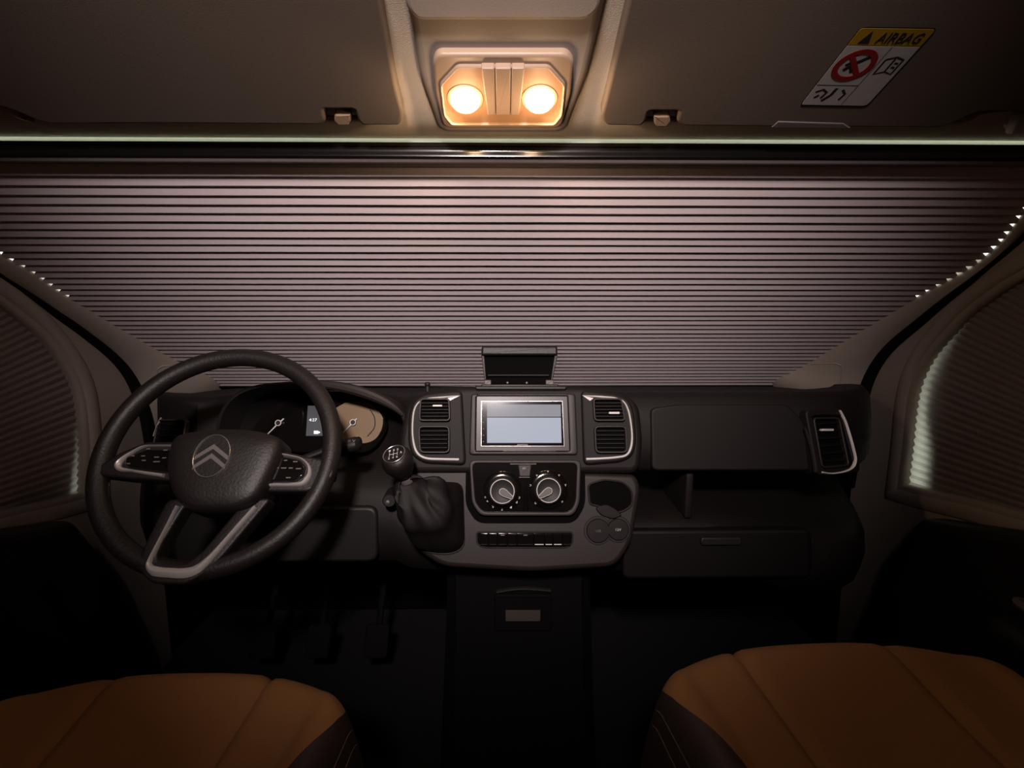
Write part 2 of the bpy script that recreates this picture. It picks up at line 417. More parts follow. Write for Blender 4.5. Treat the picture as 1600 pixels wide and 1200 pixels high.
Ldark = [(240, 1010), (190, 900), (120, 812), (0, 832), (-500, 905), (-1000, 1500), (100, 1800), (270, 1200)]
dR, inR = door('door_2', DR, 1, Rseal, Rwin, Rdark, None)
dL, inL = door('door_1', DL, -1, Lseal, Lwin, Ldark, None)

# side blinds: fabric pleats that fan upward towards the front
def side_blind(Fd, sgn, inner, label, gap):
    t = thing('side_window_blind', label, 'blind', (Fd.o.x, .75, .7), None)
    bm = B(); R = []; n = 74; s = 1 if sgn > 0 else -1
    cx = 1525 if sgn > 0 else 62
    ys = 395.0; k = 0
    while ys < 860:
        sl = .40+(630-ys)*.00062
        half = k % 2; row = []
        x0, x1 = (1380, 2350) if sgn > 0 else (165, -760)
        for j in range(15):
            x = x0+(x1-x0)*j/14
            yy = ys+sl*(x-cx)*s
            u, v = Fd.px(x, yy, -.02)
            row.append(Fd.P(u, v, -.012-(0 if half == 0 else .005)))
        R.append(row); ys += (8.2 if half == 0 else 4.4)*(1.06-(ys-400)*.00045); k += 1
    # front edge: trim to opening line plus a small gap low down
    def clip(bm):
        # cut away the fabric ahead of a line a few millimetres behind the opening edge
        a = inner_front[0]; b = inner_front[1]
        pa, pb = Fd.P(*a, 0), Fd.P(*b, 0); nn = (pb-pa).normalized().cross(Fd.n)
        if nn.y < 0: nn = -nn
        bmesh.ops.bisect_plane(bm, geom=bm.verts[:]+bm.edges[:]+bm.faces[:], plane_co=pa-nn*gap, plane_no=nn, clear_outer=True)
    q = Rwin if sgn > 0 else Lwin
    inner_front = (Fd.px(*q[0]), Fd.px(q[0][0]+(9 if sgn > 0 else -2), q[0][1]-90))
    bm = loft(R, False, False)
    if gap: clip(bm)
    obj('pleated_fabric', bm, 'sidefab', t, sharp=.2, flat=True)
    # bottom stop rail behind the trim
    us = [Fd.px(*q[0]), Fd.px(*q[15])] 
    a, b = us
    obj('bottom_rail', tube([Fd.P(a[0], a[1]-.012, -.025), Fd.P(b[0], b[1]-.012, -.025)], .008), 'grey', t)
    # added unseen layer that blocks daylight except near the front edge
    xs = sorted([(Fd.px(*q[0])[0]), 0]); f0 = Fd.px(*q[0])[0]; back = -1 if sgn < 0 else 1
    g = .028 if sgn > 0 else .014; nfall = 5.5 if sgn > 0 else 2.6
    fe = [Fd.px(*p) for p in ((q[0], q[1], q[2], q[3], q[4], q[5], q[6], q[7], q[8]))]
    tl = [(f0+back*g, -.5)] + [(a+back*g*max(-.6, 1-i/nfall+(.6 if i < 2 and sgn > 0 else 0)), b_) for i, (a, b_) in enumerate(fe)] + [(fe[-1][0]+back*.2, .40), (0.02 if sgn < 0 else -.02, .40), (0.02 if sgn < 0 else -.02, -.5)]
    obj('daylight_mask', slab(Fd, tl, -.034, -.031), 'opaque', t)
    return t
side_blind(DR, 1, inR, 'pleated blind in the right door window, lit along its front edge', .0012)
side_blind(DL, -1, inL, 'pleated blind in the left door window beside the steering wheel', .0)
# ================================================================== WINDSCREEN BLIND
wb = thing('windscreen_blind', 'wide pleated blind drawn across the windscreen above the dashboard', 'blind', (0, 1.5, .785))
bm = B(); R = []; vv = 0.004; k = 0; NX = 48
Vtop = BL.px(800, 236)[1]
vdotL = (BL.px(108, 465)[1], BL.px(-60, 360)[1]); vdotR = (BL.px(1430, 466)[1], BL.px(1640, 300)[1])
while vv < Vtop+.02:
    half = k % 2
    wob = .0003*math.sin(k*1.7)
    a, b = xl(vv), xr(vv)
    if half:       # valley away from the cabin; where light leaks it stops short of the pillar
        a += .0075 if vdotL[0] < vv < vdotL[1] else -.01
        b -= (.0085 if vdotR[0] < vv < vdotR[1] else -.01)
    else: a -= .012; b += .012
    w_ = (.002+wob) if half == 0 else -.0022
    R.append([BL.P(a+(b-a)*j/NX, vv + .00012*math.sin(j*.7+k*.3), w_) for j in range(NX+1)])
    vv += (.0132 if half == 0 else .0068); k += 1
obj('pleated_fabric', loft(R, False, False), 'blind', wb, flat=True)
a, b = xl(0), xr(0)
obj('bottom_rail', slab(BL, [(a-.01, -.016), (b+.01, -.016), (b+.01, .004), (a-.01, .004)], -.012, .006, .002), 'rail', wb)
cas = [(.796, 1.2455), (.790, 1.2450), (.7885, 1.2425), (.7880, 1.2400), (.7895, 1.2385), (.7885, 1.2365), (.7880, 1.2310), (.7890, 1.2290), (.7890, 1.2255), (.7915, 1.2222), (.798, 1.2215), (.825, 1.2225), (.825, 1.2300), (.80, 1.2440)]
cr = [[(x, y, z) for y, z in cas] for x in [-1.15+2.3*k/30 for k in range(31)]]
obj('cassette', loft(cr), 'rail', wb)
# ================================================================== SUN VISORS
def visor(name, label, outl, clip_px, sg, arm):
    t = thing('sun_visor', label, 'sun visor', VF.P(*VF.px(*clip_px[0])), None)
    p = rnd(VF.pl(outl), [.0045 if 2 < i < 9 else .018 for i in range(len(outl))], 4)
    obj('visor_panel', slab(VF, p, -.016, 0, .0042, nb=4), 'visor', t)
    cx, cy = clip_px[0]; s = sg
    c = VF.pl([(cx-13, cy-3), (cx+13, cy-3), (cx+14, cy+8), (cx+9, cy+15), (cx-8, cy+15), (cx-13, cy+9)])
    k = obj('visor_clip', slab(VF, rnd(c, .003), -.022, -.001, .003), 'lampbody', t)
    pk = VF.pl([(cx-11, cy-13), (cx+12, cy-13), (cx+12, cy-3), (cx-11, cy-3)], -.014)
    obj('clip_slot', slab(VF, pk, -.016, -.010), 'void', t)
    pr = tube([VF.P(*VF.px(cx-28, cy+2, -.008), -.009), VF.P(*VF.px(cx+29, cy+2, -.008), -.009)], .0035)
    obj('clip_rod', pr, 'lampbody', t)
    if arm:
        obj('pivot_arm', ribbon(VF, smooth(VF.pl(arm, -.006), 5), [.001, .006]+[.011]*6+[.006, .002]+[.001]*40, -.014, -.003), 'lampbody', t)
    return t
vl = visor('v', 'beige fabric sun visor folded up above the steering wheel side',
    [(583, -70), (620, 140), (631, 180), (625, 197), (566, 197), (559, 189), (553, 171), (504, 171), (510, 189), (504, 196), (250, 194), (70, 195), (20, 172), (-20, 163), (-260, 160), (-330, -70)],
    [(535, 183)], 1, [(-30, 170), (0, 168), (30, 182), (48, 187), (54, 189)])
vr = visor('v', 'beige fabric sun visor folded up on the passenger side with airbag sticker',
    [(998, -70), (947, 150), (938, 185), (948, 197), (1002, 198), (1010, 190), (1014, 174), (1062, 174), (1056, 190), (1066, 198), (1340, 200), (1468, 201), (1500, 188), (1528, 175), (1640, 174), (1900, 172), (1960, -70)],
    [(1034, 185)], -1, [(1490, 192), (1504, 190), (1520, 184), (1532, 176), (1560, 172), (1600, 171)])
mt = VF.pl([(1206, 199), (1216, 190), (1318, 193), (1328, 200)], .001)
obj('pull_tab', slab(VF, mt, -.012, .0015, .001), 'grey', vr)
# airbag sticker: flat print on the visor
sk = thing('warning_sticker', 'yellow and white AIRBAG warning sticker on the passenger sun visor', 'sticker', VF.P(*VF.px(1355, 100)))
SQ = VF.pl([(1345, 41), (1466, 43), (1354, 166), (1249, 164)])          # TL TR BR BL
def bil(s, t):
    a = V(SQ[0]).lerp(V(SQ[1]), s); b = V(SQ[3]).lerp(V(SQ[2]), s); return tuple(a.lerp(b, t))
obj('backing', slab(VF, rnd([bil(0, 0), bil(1, 0), bil(1, 1), bil(0, 1)], .006), 0, .0006), 'ink', sk)
obj('white_field', slab(VF, rnd([bil(.015, .21), bil(.985, .21), bil(.985, .985), bil(.015, .985)], [0, 0, .006, .003]), .0003, .0009), 'sticker', sk)
obj('yellow_band', slab(VF, rnd([bil(.015, .015), bil(.985, .015), bil(.985, .2), bil(.015, .2)], [.004, .004, 0, 0]), .0003, .0009), 'yellow', sk)
obj('warning_triangle', slab(VF, [bil(.12, .175), bil(.27, .175), bil(.195, .035)], .0009, .0012), 'ink', sk)
c0 = bil(.62, .11); ex = (V(bil(.9, .11))-V(bil(.33, .11))); SFr = Frame(VF.P(*c0), VF.u*ex.x+VF.v*ex.y, VF.v*-1 if False else VF.v)
ud = (VF.P(*bil(.9, .11))-VF.P(*bil(.33, .11))); vd = VF.P(*bil(.62, .02))-VF.P(*bil(.62, .19))
class Aff:
    def __init__(s, o, u, v, n): s.o, s.u, s.v, s.n = o, u.normalized(), v.normalized(), n
    P = Frame.P
AF = Aff(VF.P(*c0), ud, vd, VF.n)
text('lettering', 'AIRBAG', AF, (0, 0), vd.length*.68, ud.length, .0010, 'ink', sk)
def bring(cx, cy, rx, ry, wd, n=32): return [bil(cx+rx*math.cos(k/n*2*PI), cy+ry*math.sin(k/n*2*PI)) for k in range(n)]
obj('prohibition_ring', shape_ring(VF, bring(.32, .44, .27, .20, 0), .0065, .0009, .0013), 'red', sk)
obj('prohibition_bar', ribbon(VF, [bil(.16, .30), bil(.48, .58)], .006, .0009, .0014), 'red', sk)
bm = B()
for p, wd in (([(.44, .33), (.30, .42), (.22, .50)], .005), ([(.26, .40), (.36, .52)], .006), ([(.2, .44), (.28, .38)], .004)):
    ribbon(VF, [bil(*q) for q in p], wd, .0009, .0012, bm)
obj('child_seat_mark', bm, 'ink', sk)
bm = B()
for p in ([(.68, .36), (.68, .54), (.80, .51), (.92, .54), (.92, .36), (.80, .33), (.68, .36)], [(.80, .33), (.80, .51)], [(.84, .40), (.89, .41)], [(.84, .45), (.89, .46)]):
    ribbon(VF, [bil(*q) for q in p], .0022, .0009, .0012, bm)
obj('manual_mark', bm, 'ink', sk)
bm = B()
for p, wd in (([(.08, .80), (.16, .76), (.24, .80), (.22, .88)], .003), ([(.34, .74), (.33, .84), (.26, .92)], .004), ([(.44, .76), (.52, .82), (.50, .90)], .003), ([(.12, .88), (.16, .84)], .003)):
    ribbon(VF, [bil(*q) for q in p], wd, .0009, .0012, bm)
obj('crash_pictogram', bm, 'ink', sk)
bm = B()
for p in ([(.62, .215), (.60, .98)], [(.02, .70), (.61, .70)]): ribbon(VF, [bil(*q) for q in p], .0007, .0009, .0011, bm)
obj('divider_line', bm, 'ink', sk)

# ================================================================== OVERHEAD CONSOLE AND READING LAMP
VC = Frame(VF.o-VF.n*.012, VF.u, VF.v); VC.n = VF.n
oc = thing('overhead_console', 'beige overhead console with storage flap between the sun visors', 'overhead console', VC.P(*VC.px(785, 120), -.02))
ho = rnd(VC.pl([(600, -70), (634, 60), (648, 130), (648, 180), (664, 216), (905, 216), (922, 180), (926, 130), (948, 60), (990, -70)]), [.01, .05, .03, .02, .02, .02, .02, .03, .05, .01], 6)
obj('console_flange', slab(VC, ho, -.055, -.014, .008, nb=4), 'beige', oc)
hb = rnd(VC.pl([(618, -70), (646, 62), (655, 120), (684, 202), (700, 209), (872, 209), (886, 202), (918, 120), (932, 62), (962, -70)]), .014, 6)
obj('console_body', slab(VC, hb, -.03, .001, .010, nb=5), 'beige', oc)
hf = rnd(VC.pl([(624, -70), (634, 24), (652, 42), (918, 42), (940, 24), (954, -70)], .012), .012, 6)
obj('storage_flap', slab(VC, hf, -.008, .006, .006, nb=4), 'beige', oc)
rl = thing('reading_lamp', 'lit twin reading lamp with warm bulbs under the overhead console', 'lamp', VC.P(*VC.px(785, 150), .01))
bz = rnd(VC.pl([(684, 87), (886, 87), (897, 100), (892, 150), (878, 198), (868, 203), (702, 203), (692, 198), (680, 150), (676, 100)], .012), .006, 4)
obj('bezel', slab(VC, bz, -.004, .0105, .004, nb=4), 'lampbody', rl)
lo = VC.pl([(714, 105), (858, 105), (884, 134), (879, 182), (867, 197), (705, 197), (693, 182), (687, 134)], .015)
lo = rnd(lo, .005, 4)
obj('lens_rim', shape_ring(VC, lo, .0028, .009, .0150, .001), 'lampbody', rl)
obj('lens_plate', slab(VC, inset(ccw(lo), .0015), .009, .0122), 'lens', rl)
for px_ in (727, 843):
    c = VC.px(px_, 158, .016); r = .0185
    obj('bulb', lathe(VC.P(*c, .0120), VC.n, [(r, 0), (r, .003), (r*.96, .006), (r*.84, .009), (r*.6, .0115), (r*.3, .013), (0, .0134)], 32), 'bulb', rl)
    for ax_, sz, en in ((VC.n, 150, 1.8), (VC.u*(-1 if px_ < 785 else 1)+VC.n*.12-VC.v*.45, 140, 5.0)):
        ld = bpy.data.lights.new('bulb_light', 'SPOT'); ld.energy = en; ld.color = (1, .68, .40); ld.shadow_soft_size = .010
        ld.spot_size = math.radians(sz); ld.spot_blend = .6
        lt = bpy.data.objects.new('bulb_light', ld); COL.objects.link(lt); lt.parent = rl; lt.location = VC.P(*c, .020)-WORG[rl.name]
        lt.rotation_euler = ax_.to_track_quat('-Z', 'Y').to_euler()
    ld = bpy.data.lights.new('bulb_fill_light', 'POINT'); ld.energy = .2; ld.color = (1, .66, .38); ld.shadow_soft_size = .012  # added fill point below the bulb, warms the console body
    lt = bpy.data.objects.new('bulb_fill_light', ld); COL.objects.link(lt); lt.parent = rl; lt.location = VC.P(*c, .058)-WORG[rl.name]
    obj('reflector_ring', lathe(VC.P(*c, .0120), VC.n, [(r+.002, 0), (r+.004, 0), (r+.004, .0012), (r+.001, .0012)], 32), 'lampbody', rl)
for a, b, c, d in ((752, 772.5, 774.5, 762), (773.5, 798.5, 797, 775.5), (799.5, 820, 811, 798)):
    q = VC.pl([(a, 109), (b, 109), (c, 182), (d, 182)], .020)
    obj('switch', slab(VC, rnd(q, .0016), .009, .0185, .0014), 'lampbody', rl)
# grab handle at the right end of the header
gh = [at(1580, 204, .745), at(1584, 192, .735), at(1592, 181, .73), at(1625, 177, .73), at(1700, 177, .73), at(1735, 205, .745)]
t = thing('grab_handle', 'pale grab handle at the right end of the windscreen header', 'handle', at(1600, 195, .745))
obj('grip', tube(smooth(gh, 4), .006, nrm=(0, .3, 1), seg=10), 'sticker', t)
obj('mount', tube([at(1583, 200, .745), at(1583, 200, .745)+V((0, .02, .03))], .007), 'sticker', t)

# ================================================================== DASHBOARD
db = thing('dashboard', 'long black plastic dashboard below the windscreen blind', 'dashboard', (-.02, 1.2, .43))
PP = [(1.60, .772), (1.3, .799), (1.05, .836), (1.012, .840), (.988, .830), (.974, .79), (.966, .74), (.968, .70), (.985, .684), (1.12, .68), (1.13, .60), (.985, .592), (.955, .575), (.945, .53), (.965, .485), (1.05, .455), (1.60, .43)]
PD = [(1.60, .772), (1.3, .793), (1.14, .812), (1.11, .812), (1.095, .805), (1.09, .79), (1.085, .76), (1.08, .73), (1.06, .70), (1.03, .685), (1.0, .66), (.985, .63), (.975, .60), (.97, .55), (.985, .50), (1.06, .46), (1.60, .43)]
xs = [-.879, -.873, -.855, -.825, -.78, -.72, -.66, -.6, -.5, -.4, -.3, -.22, -.19, -.1, 0, .1, .2, .3, .4, .5, .58, .64, .69, .74, .79, .83, .857, .873, .879]
R = []
for x in xs:
    t = min(1, max(0, (x+.22)/.05)); e = 0
    if x > .62: e = ((x-.62)/.26)
    if x < -.62: e = ((-.62-x)/.26)
    e = 1-math.sqrt(max(0, 1-e**2.2))
    row = []
    for (y0, z0), (y1, z1) in zip(PD, PP):
        y = y0+(y1-y0)*t; z = z0+(z1-z0)*t
        if -.655 < x < -.215 and 1 < len(row) < 10: y += .075*min(1, (x+.655)/.03, (-.215-x)/.03)
        y = y+(1.42-y)*e if y < 1.42 else y; z = .62+(z-.62)*(1-.22*e*e) - (.05*min(1, max(0, (x-.45)/.15)) if z < .6 else 0)
        row.append((x, y, z))
    R.append(row)
obj('dash_body', loft(R), 'dash', db, sharp=.9)
# passenger airbag pad and glovebox lids, proud of the body, with joints round them
PF = Frame((.4, .966, .76), (1, 0, 0), (0, .03, .16))
pad = rnd(PF.pl([(1016, 638), (1060, 632), (1230, 632), (1256, 660), (1266, 735), (1018, 735)]), .012)
obj('airbag_cover', slab(PF, pad, -.02, .0045, .004, nb=4), 'dash', db)
GF = Frame((.4, .94, .53), (1, 0, 0), (0, .012, .1))
obj('glovebox_lid', slab(GF, rnd([(-.17, -.045), (.2, -.045), (.2, .05), (-.17, .05)], .015), -.02, .006, .006), 'vanes', db)
obj('glovebox_handle', slab(GF, rnd([(-.02, .022), (.06, .022), (.06, .038), (-.02, .038)], .006), .004, .013, .003), 'black', db)
obj('shelf_divider', box((.36, .97, .592), (.375, 1.12, .684), bev=.004), 'dash', db)
obj('knee_panel', slab(Frame((-.45, .965, .56), (1, 0, 0), (0, .01, .1)), rnd([(-.2, -.05), (.2, -.05), (.2, .06), (-.2, .06)], .02), -.03, .004, .006), 'black', db)
# lower tunnel console
tb = thing('tunnel_console', 'black lower tunnel console with small label below the switch strip', 'console', (.03, 1.1, 0))
obj('tunnel_body', loft([[(.03+sx*w_, y, z) for sx, y in ((-1, 1.6), (-1, yf+.03), (-.85, yf), (.85, yf), (1, yf+.03), (1, 1.6))] for z, w_, yf in ((0, .17, .95), (.2, .16, .965), (.40, .15, .97), (.52, .15, .985))]), 'rubber', tb)
Tn = Frame((.03, .968, .38), (1, 0, 0), (0, 0, 1))
obj('bin_lip', ribbon(Tn, smooth(Tn.pl([(776, 924), (815, 919), (860, 922)]), 4), .004, -.003, .006), 'dash2', tb)
obj('bin_door', slab(Tn, rnd(Tn.pl([(772, 928), (862, 928), (862, 985), (772, 985)]), .008), -.004, .004, .003), 'rubber', tb)
obj('small_label', slab(Tn, Tn.pl([(790, 953), (844, 953), (844, 970), (790, 970)], .004), .0, .005), 'label', tb)

# instrument hood and cluster
ih = thing('instrument_hood', 'black arched hood over the instrument cluster behind the steering wheel', 'hood', (-.43, 1.1, .70))
arch = smooth([at(*p, 1.02) for p in [(338, 720), (338, 670), (352, 630), (385, 606), (440, 597), (510, 598), (560, 607), (600, 622), (628, 640), (640, 660), (640, 700)]], 5)
cA = V((-.42, 1.02, .74))
Ro = []; n = len(arch)
for p in arch:
    i1 = cA+(p-cA)*.955; i2 = cA+(p-cA)*.93; bk = cA+(p-cA)*.90; 
    out = p
    Ro.append([out, out+V((0, -.004, -.004)), i1+V((0, -.004, 0)), i2+V((0, .01, 0)), bk+V((0, .10, -.018)), bk+V((0, .16, -.03)), out+V((0, .20, -.048)), out+V((0, .06, -.010))])
obj('hood_shell', loft(Ro), 'dash', ih, sharp=1.0)
rim2 = [cA+(p-cA)*.975+V((0, -.006, 0)) for p in arch[int(n*.40):int(n*.86)]]
obj('hood_lit_edge', tube(rim2, [.0035+.007*math.sin(k/(len(rim2)-1)*PI) for k in range(len(rim2))], seg=10), 'dash2', ih)  # lighter plastic stands in for the lit underside edge of the hood
G = Frame((-.43, 1.085, .76), (1, 0, 0), (0, .03, .1))
ic = thing('instrument_cluster', 'instrument cluster with two needle gauges and a small lit display', 'instruments', (-.43, 1.085, .70))
co = rnd(G.pl([(362, 705), (366, 650), (400, 618), (470, 606), (560, 616), (598, 640), (604, 665), (590, 690), (570, 708)]), .02, 5)
obj('cluster_face', slab(G, co, -.02, 0, .002), 'gloss', ic)
dl = rnd(G.pl([(383, 690), (385, 650), (410, 628), (450, 624), (474, 636), (470, 690)], .002), .02, 5)
obj('left_dial', slab(G, dl, 0, .002), 'gloss', ic)
dr = rnd(G.pl([(520, 690), (520, 640), (545, 626), (580, 630), (598, 650), (598, 668), (588, 686), (572, 693)], .002), .012, 5)
obj('right_dial', slab(G, dr, 0, .002), 'dial', ic)  # tan stands in for seat and headliner reflected in the cluster lens
def needle(cx, cy, tx, ty, hx, hy):
    c = G.px(cx, cy, .006); t_ = G.px(tx, ty, .006); h = G.px(hx, hy, .006)
    nd = obj('needle', ribbon(G, [h, c, t_], [.003, .0032, .0018], .005, .0075), 'silver', ic)
    obj('needle_hub', slab(G, circ(c, .0062), .002, .009, .001), 'black', nd)
    obj('hub_ring', shape_ring(G, circ(c, .0066), .0014, .0075, .0098), 'silver', nd)
needle(435.5, 661, 417, 679.5, 443.5, 654); needle(552, 660, 536, 676, 557.5, 654)
arc = smooth(G.pl([(578, 640), (585, 652), (585, 668), (574, 682)], .002), 5)
obj('dial_arc', ribbon(G, arc, .0022, .002, .003), 'ink', ic)
dsp = G.pl([(481, 634), (500, 634), (512, 656), (516, 681), (478, 681)], .002)
obj('display', slab(G, dsp, 0, .002), 'cl_disp', ic)
text('clock_digits', '4:27', G, G.px(489, 656, .0025), .0062, .0165, .0024, 'cl_text', ic)
bm = slab(G, G.pl([(490.5, 673), (497.5, 673), (497.5, 678), (490.5, 678)], .002), .002, .0026); slab(G, G.pl([(497.5, 674.3), (500, 674.3), (500, 676.7), (497.5, 676.7)], .002), .002, .0026, bm=bm)
obj('battery_symbol', bm, 'cl_text', ic)

# ================================================================== CENTRE CONSOLE
cc = thing('centre_console', 'black centre console holding radio, vents and heater controls', 'console', K.P(0, -.3, -.1))
up = rnd(K.pl([(622, 690), (634, 632), (660, 612), (720, 604), (915, 604), (975, 612), (1000, 632), (1006, 690), (1000, 740), (626, 740)]), .02, 5)
obj('upper_body', slab(K, up, -.16, 0, .012, nb=4), 'dash', cc)
low = rnd(K.pl([(612, 742), (640, 728), (996, 742), (1004, 762), (990, 850), (964, 888), (830, 896), (690, 888), (650, 862), (622, 800)]), .02, 5)
obj('lower_body', slab(K, low, -.16, -.008, .010, nb=4), 'dash2', cc)
obj('control_recess', slab(K, rnd(K.pl([(728, 716), (914, 716), (915, 790), (898, 818), (745, 818), (727, 790)], -.006), .016), -.02, -.0075), 'void', cc)
# tray lid bed below the phone holder
obj('top_tray', slab(K, rnd(K.pl([(742, 603), (886, 603), (884, 609), (744, 609)], .004), .003), -.03, .005, .002), 'black', cc)
# vent panels with chrome strips
def vent_panel(side):
    sgn = 1 if side == 'r' else -1
    if sgn < 0:
        ol = [(638, 650), (645, 626), (662, 615), (722, 609), (728, 727), (662, 724), (643, 712), (637, 690)]
        strip = [(719, 618), (690, 621), (667, 623), (654, 629), (647, 641), (644.5, 660), (644.5, 680), (648, 700), (655, 711), (668, 716.5), (690, 717.5), (717, 718)]
        wd = [.0015, .004, .003, .003]+[.0033]*3+[.0042]*2+[.0045]*3
    else:
        ol = [(908, 609), (965, 615), (984, 624), (992, 645), (995, 690), (990, 712), (972, 722), (912, 727)]
        strip = [(910, 618), (938, 620), (962, 622), (975, 628), (982, 641), (986, 660), (988, 682), (986, 700), (979, 711), (965, 714.5), (940, 716.5), (916, 717.5)]
        wd = [.0015, .004, .003, .003]+[.0033]*3+[.0042]*2+[.0045]*3
    p = obj('vent_panel', slab(K, rnd(K.pl(ol, .008), .012, 4), -.004, .009, .005), 'dash', cc)
    n = 4; st = smooth(K.pl(strip, .012), n); ww = []
    for i in range(len(st)):
        j = i/n; a = int(min(j, len(wd)-1)); b = min(a+1, len(wd)-1); ww.append(wd[a]+(wd[b]-wd[a])*(j-a))
    q = obj('chrome_strip', ribbon(K, st, ww, .0085, .0135), 'silver', p)
    q['label'] = 'satin silver strip'
    tip = K.pl([(719, 618), (703, 626.5), (699, 622)] if sgn < 0 else [(910, 618), (922, 626.5), (928, 622)], .0125)
    obj('strip_tip', slab(K, tip, .0085, .0122, .0005), 'silver', p)
vent_panel('l'); vent_panel('r')
def vent(F, corners, r, label, tab, nsl=5, grp='air vents in the dashboard', base=.0175):
    lf = base
    p = rnd(F.pl(corners, lf), r, 4); c = F.P(sum(q[0] for q in p)/len(p), min(q[1] for q in p), 0)
    t = thing('air_vent', label, 'air vent', c, grp)
    obj('vent_frame', shape_ring(F, p, .0035, lf-.010, lf+.0015, .001), 'dash2', t)
    obj('vent_back', slab(F, inset(ccw(p), .003), lf-.0088, lf-.0075), 'void', t)
    q = F.pl(corners, lf); y0 = min(a[1] for a in q)+.006; y1 = max(a[1] for a in q)-.006
    x0 = min(a[0] for a in q)+.004; x1 = max(a[0] for a in q)-.004
    base = None
    for k in range(nsl):
        y = y0+(y1-y0)*(k+.5)/nsl; g = .0008
        bm = rings(B(), F, [([(x0+.001, y-g), (x1-.001, y-g), (x1-.001, y+g), (x0+.001, y+g)], lf-.001), ([(x0, y-g+.003), (x1, y-g+.003), (x1, y+g+.003), (x0, y+g+.003)], lf-.0075)])
        obj('slat', bm, 'vanes', t)
    if tab:
        tc = F.pl([(tab[0], tab[2]), (tab[1], tab[2]), (tab[1], tab[3]), (tab[0], tab[3])], lf+.002)
        obj('vent_tab', slab(F, rnd(tc, .001), lf-.004, lf+.004, .001), 'silver', t)['label'] = 'silver adjusting tab'
    return t
vent(K, [(656, 622), (703, 622), (704, 658), (654, 658)], .008, 'upper air vent left of the radio screen', (676, 691, 632.5, 635.5))
vent(K, [(653, 665), (703, 665), (703, 708), (655, 708)], .010, 'lower air vent left of the radio screen', None)
vent(K, [(926, 622), (972, 622), (978, 658), (928, 658)], .008, 'upper air vent right of the radio screen', (951.5, 968, 643.5, 647))
vent(K, [(928, 665), (979, 665), (981, 708), (930, 708)], .010, 'lower air vent right of the radio screen', None)
# end vents
EF = Frame((.60, .955, .77), (1, .18, 0), (0, .05, .16))
ev = vent(EF, [(1270, 652), (1312, 652), (1328, 728), (1284, 732)], .010, 'air vent at the right end of the dashboard', (1284, 1302, 670, 673.5), 6, base=.004)
obj('vent_surround', shape_ring(EF, rnd(EF.pl([(1256, 640), (1318, 640), (1344, 738), (1276, 744)]), .014), .012, -.03, .004, .002), 'dash', ev)
sp_ = smooth(EF.pl([(1312, 641), (1320, 656), (1328, 680), (1334, 702), (1337, 718), (1333, 730), (1320, 737), (1300, 740), (1285, 738)], .006), 4)
obj('chrome_strip', ribbon(EF, sp_, [.0012+.0022*min(1, i/8) for i in range(len(sp_))], .002, .009), 'silver', ev)
sp_ = smooth(EF.pl([(1259, 668), (1266, 690), (1272, 715), (1275, 738)], .006), 4)
obj('inner_edge', ribbon(EF, sp_, .0025, .001, .007), 'dash2', ev)
EL = Frame((-.66, 1.05, .76), (1, -.18, 0), (0, .05, .16))
ev = vent(EL, [(246, 655), (292, 655), (284, 705), (236, 708)], .010, 'air vent at the left end of the dashboard behind the wheel', None, 5, base=.006)
sp_ = smooth(EL.pl([(248, 652), (242, 664), (236, 681)], .012), 4)
obj('chrome_strip', ribbon(EL, sp_, .0018, .004, .008), 'satin', ev)

# head unit
hu = thing('radio_head_unit', 'double-size car radio with a touchscreen showing a painted reflection in the centre console', 'car radio', K.P(*K.px(817, 708), .0))
obj('surround', annulus(K, rnd(K.pl([(736, 615), (899, 615), (903, 711), (733, 711)], .004), .006), rnd(K.pl([(744.5, 619), (886.5, 619), (890, 705), (743.5, 705)], .004), .001), -.006, .006, .003, 120), 'dash2', hu)
obj('radio_bezel', slab(K, rnd(K.pl([(745, 619.5), (886, 619.5), (889.5, 704.5), (744, 704.5)]), .001), -.01, .003, .0005), 'bezel', hu)
sc = K.pl([(752, 626.5), (879, 626.5), (882, 697.5), (751.5, 697.5)], .006)
obj('glass_front', slab(K, sc, .0, .0055, .001), 'gloss', hu)
obj('silver_rim', shape_ring(K, sc, .0011, .004, .0065, .0003), 'chrome', hu)
obj('screen', slab(K, K.pl([(761, 652.5), (876.5, 652.5), (877.5, 692), (761, 692)], .006), .004, .006), 'screen', hu)  # glow stands in for the lit rear cabin reflected in the glass
obj('screen_reflection_top', slab(K, K.pl([(761, 632), (876, 632), (876.5, 651.2), (761, 651.2)], .006), .004, .006), 'screen2', hu)  # dimmer glow for the upper part of that reflection
obj('lower_lip', ribbon(K, K.pl([(786, 705), (868, 705)], .004), [.0025, .0025], .0, .0075), 'chrome', hu)
text('brand_lettering', 'KENWOOD', K, K.px(816.5, 694.8, .006), .0022, .0195, .0058, 'white', hu)
for k in range(6):
    c = K.px(755.5, 640+k*10, .006)
    obj('touch_key', slab(K, [(c[0]-.0009, c[1]-.0009), (c[0]+.0009, c[1]-.0009), (c[0]+.0009, c[1]+.0009), (c[0]-.0009, c[1]+.0009)], .0052, .0059), 'grey', hu)

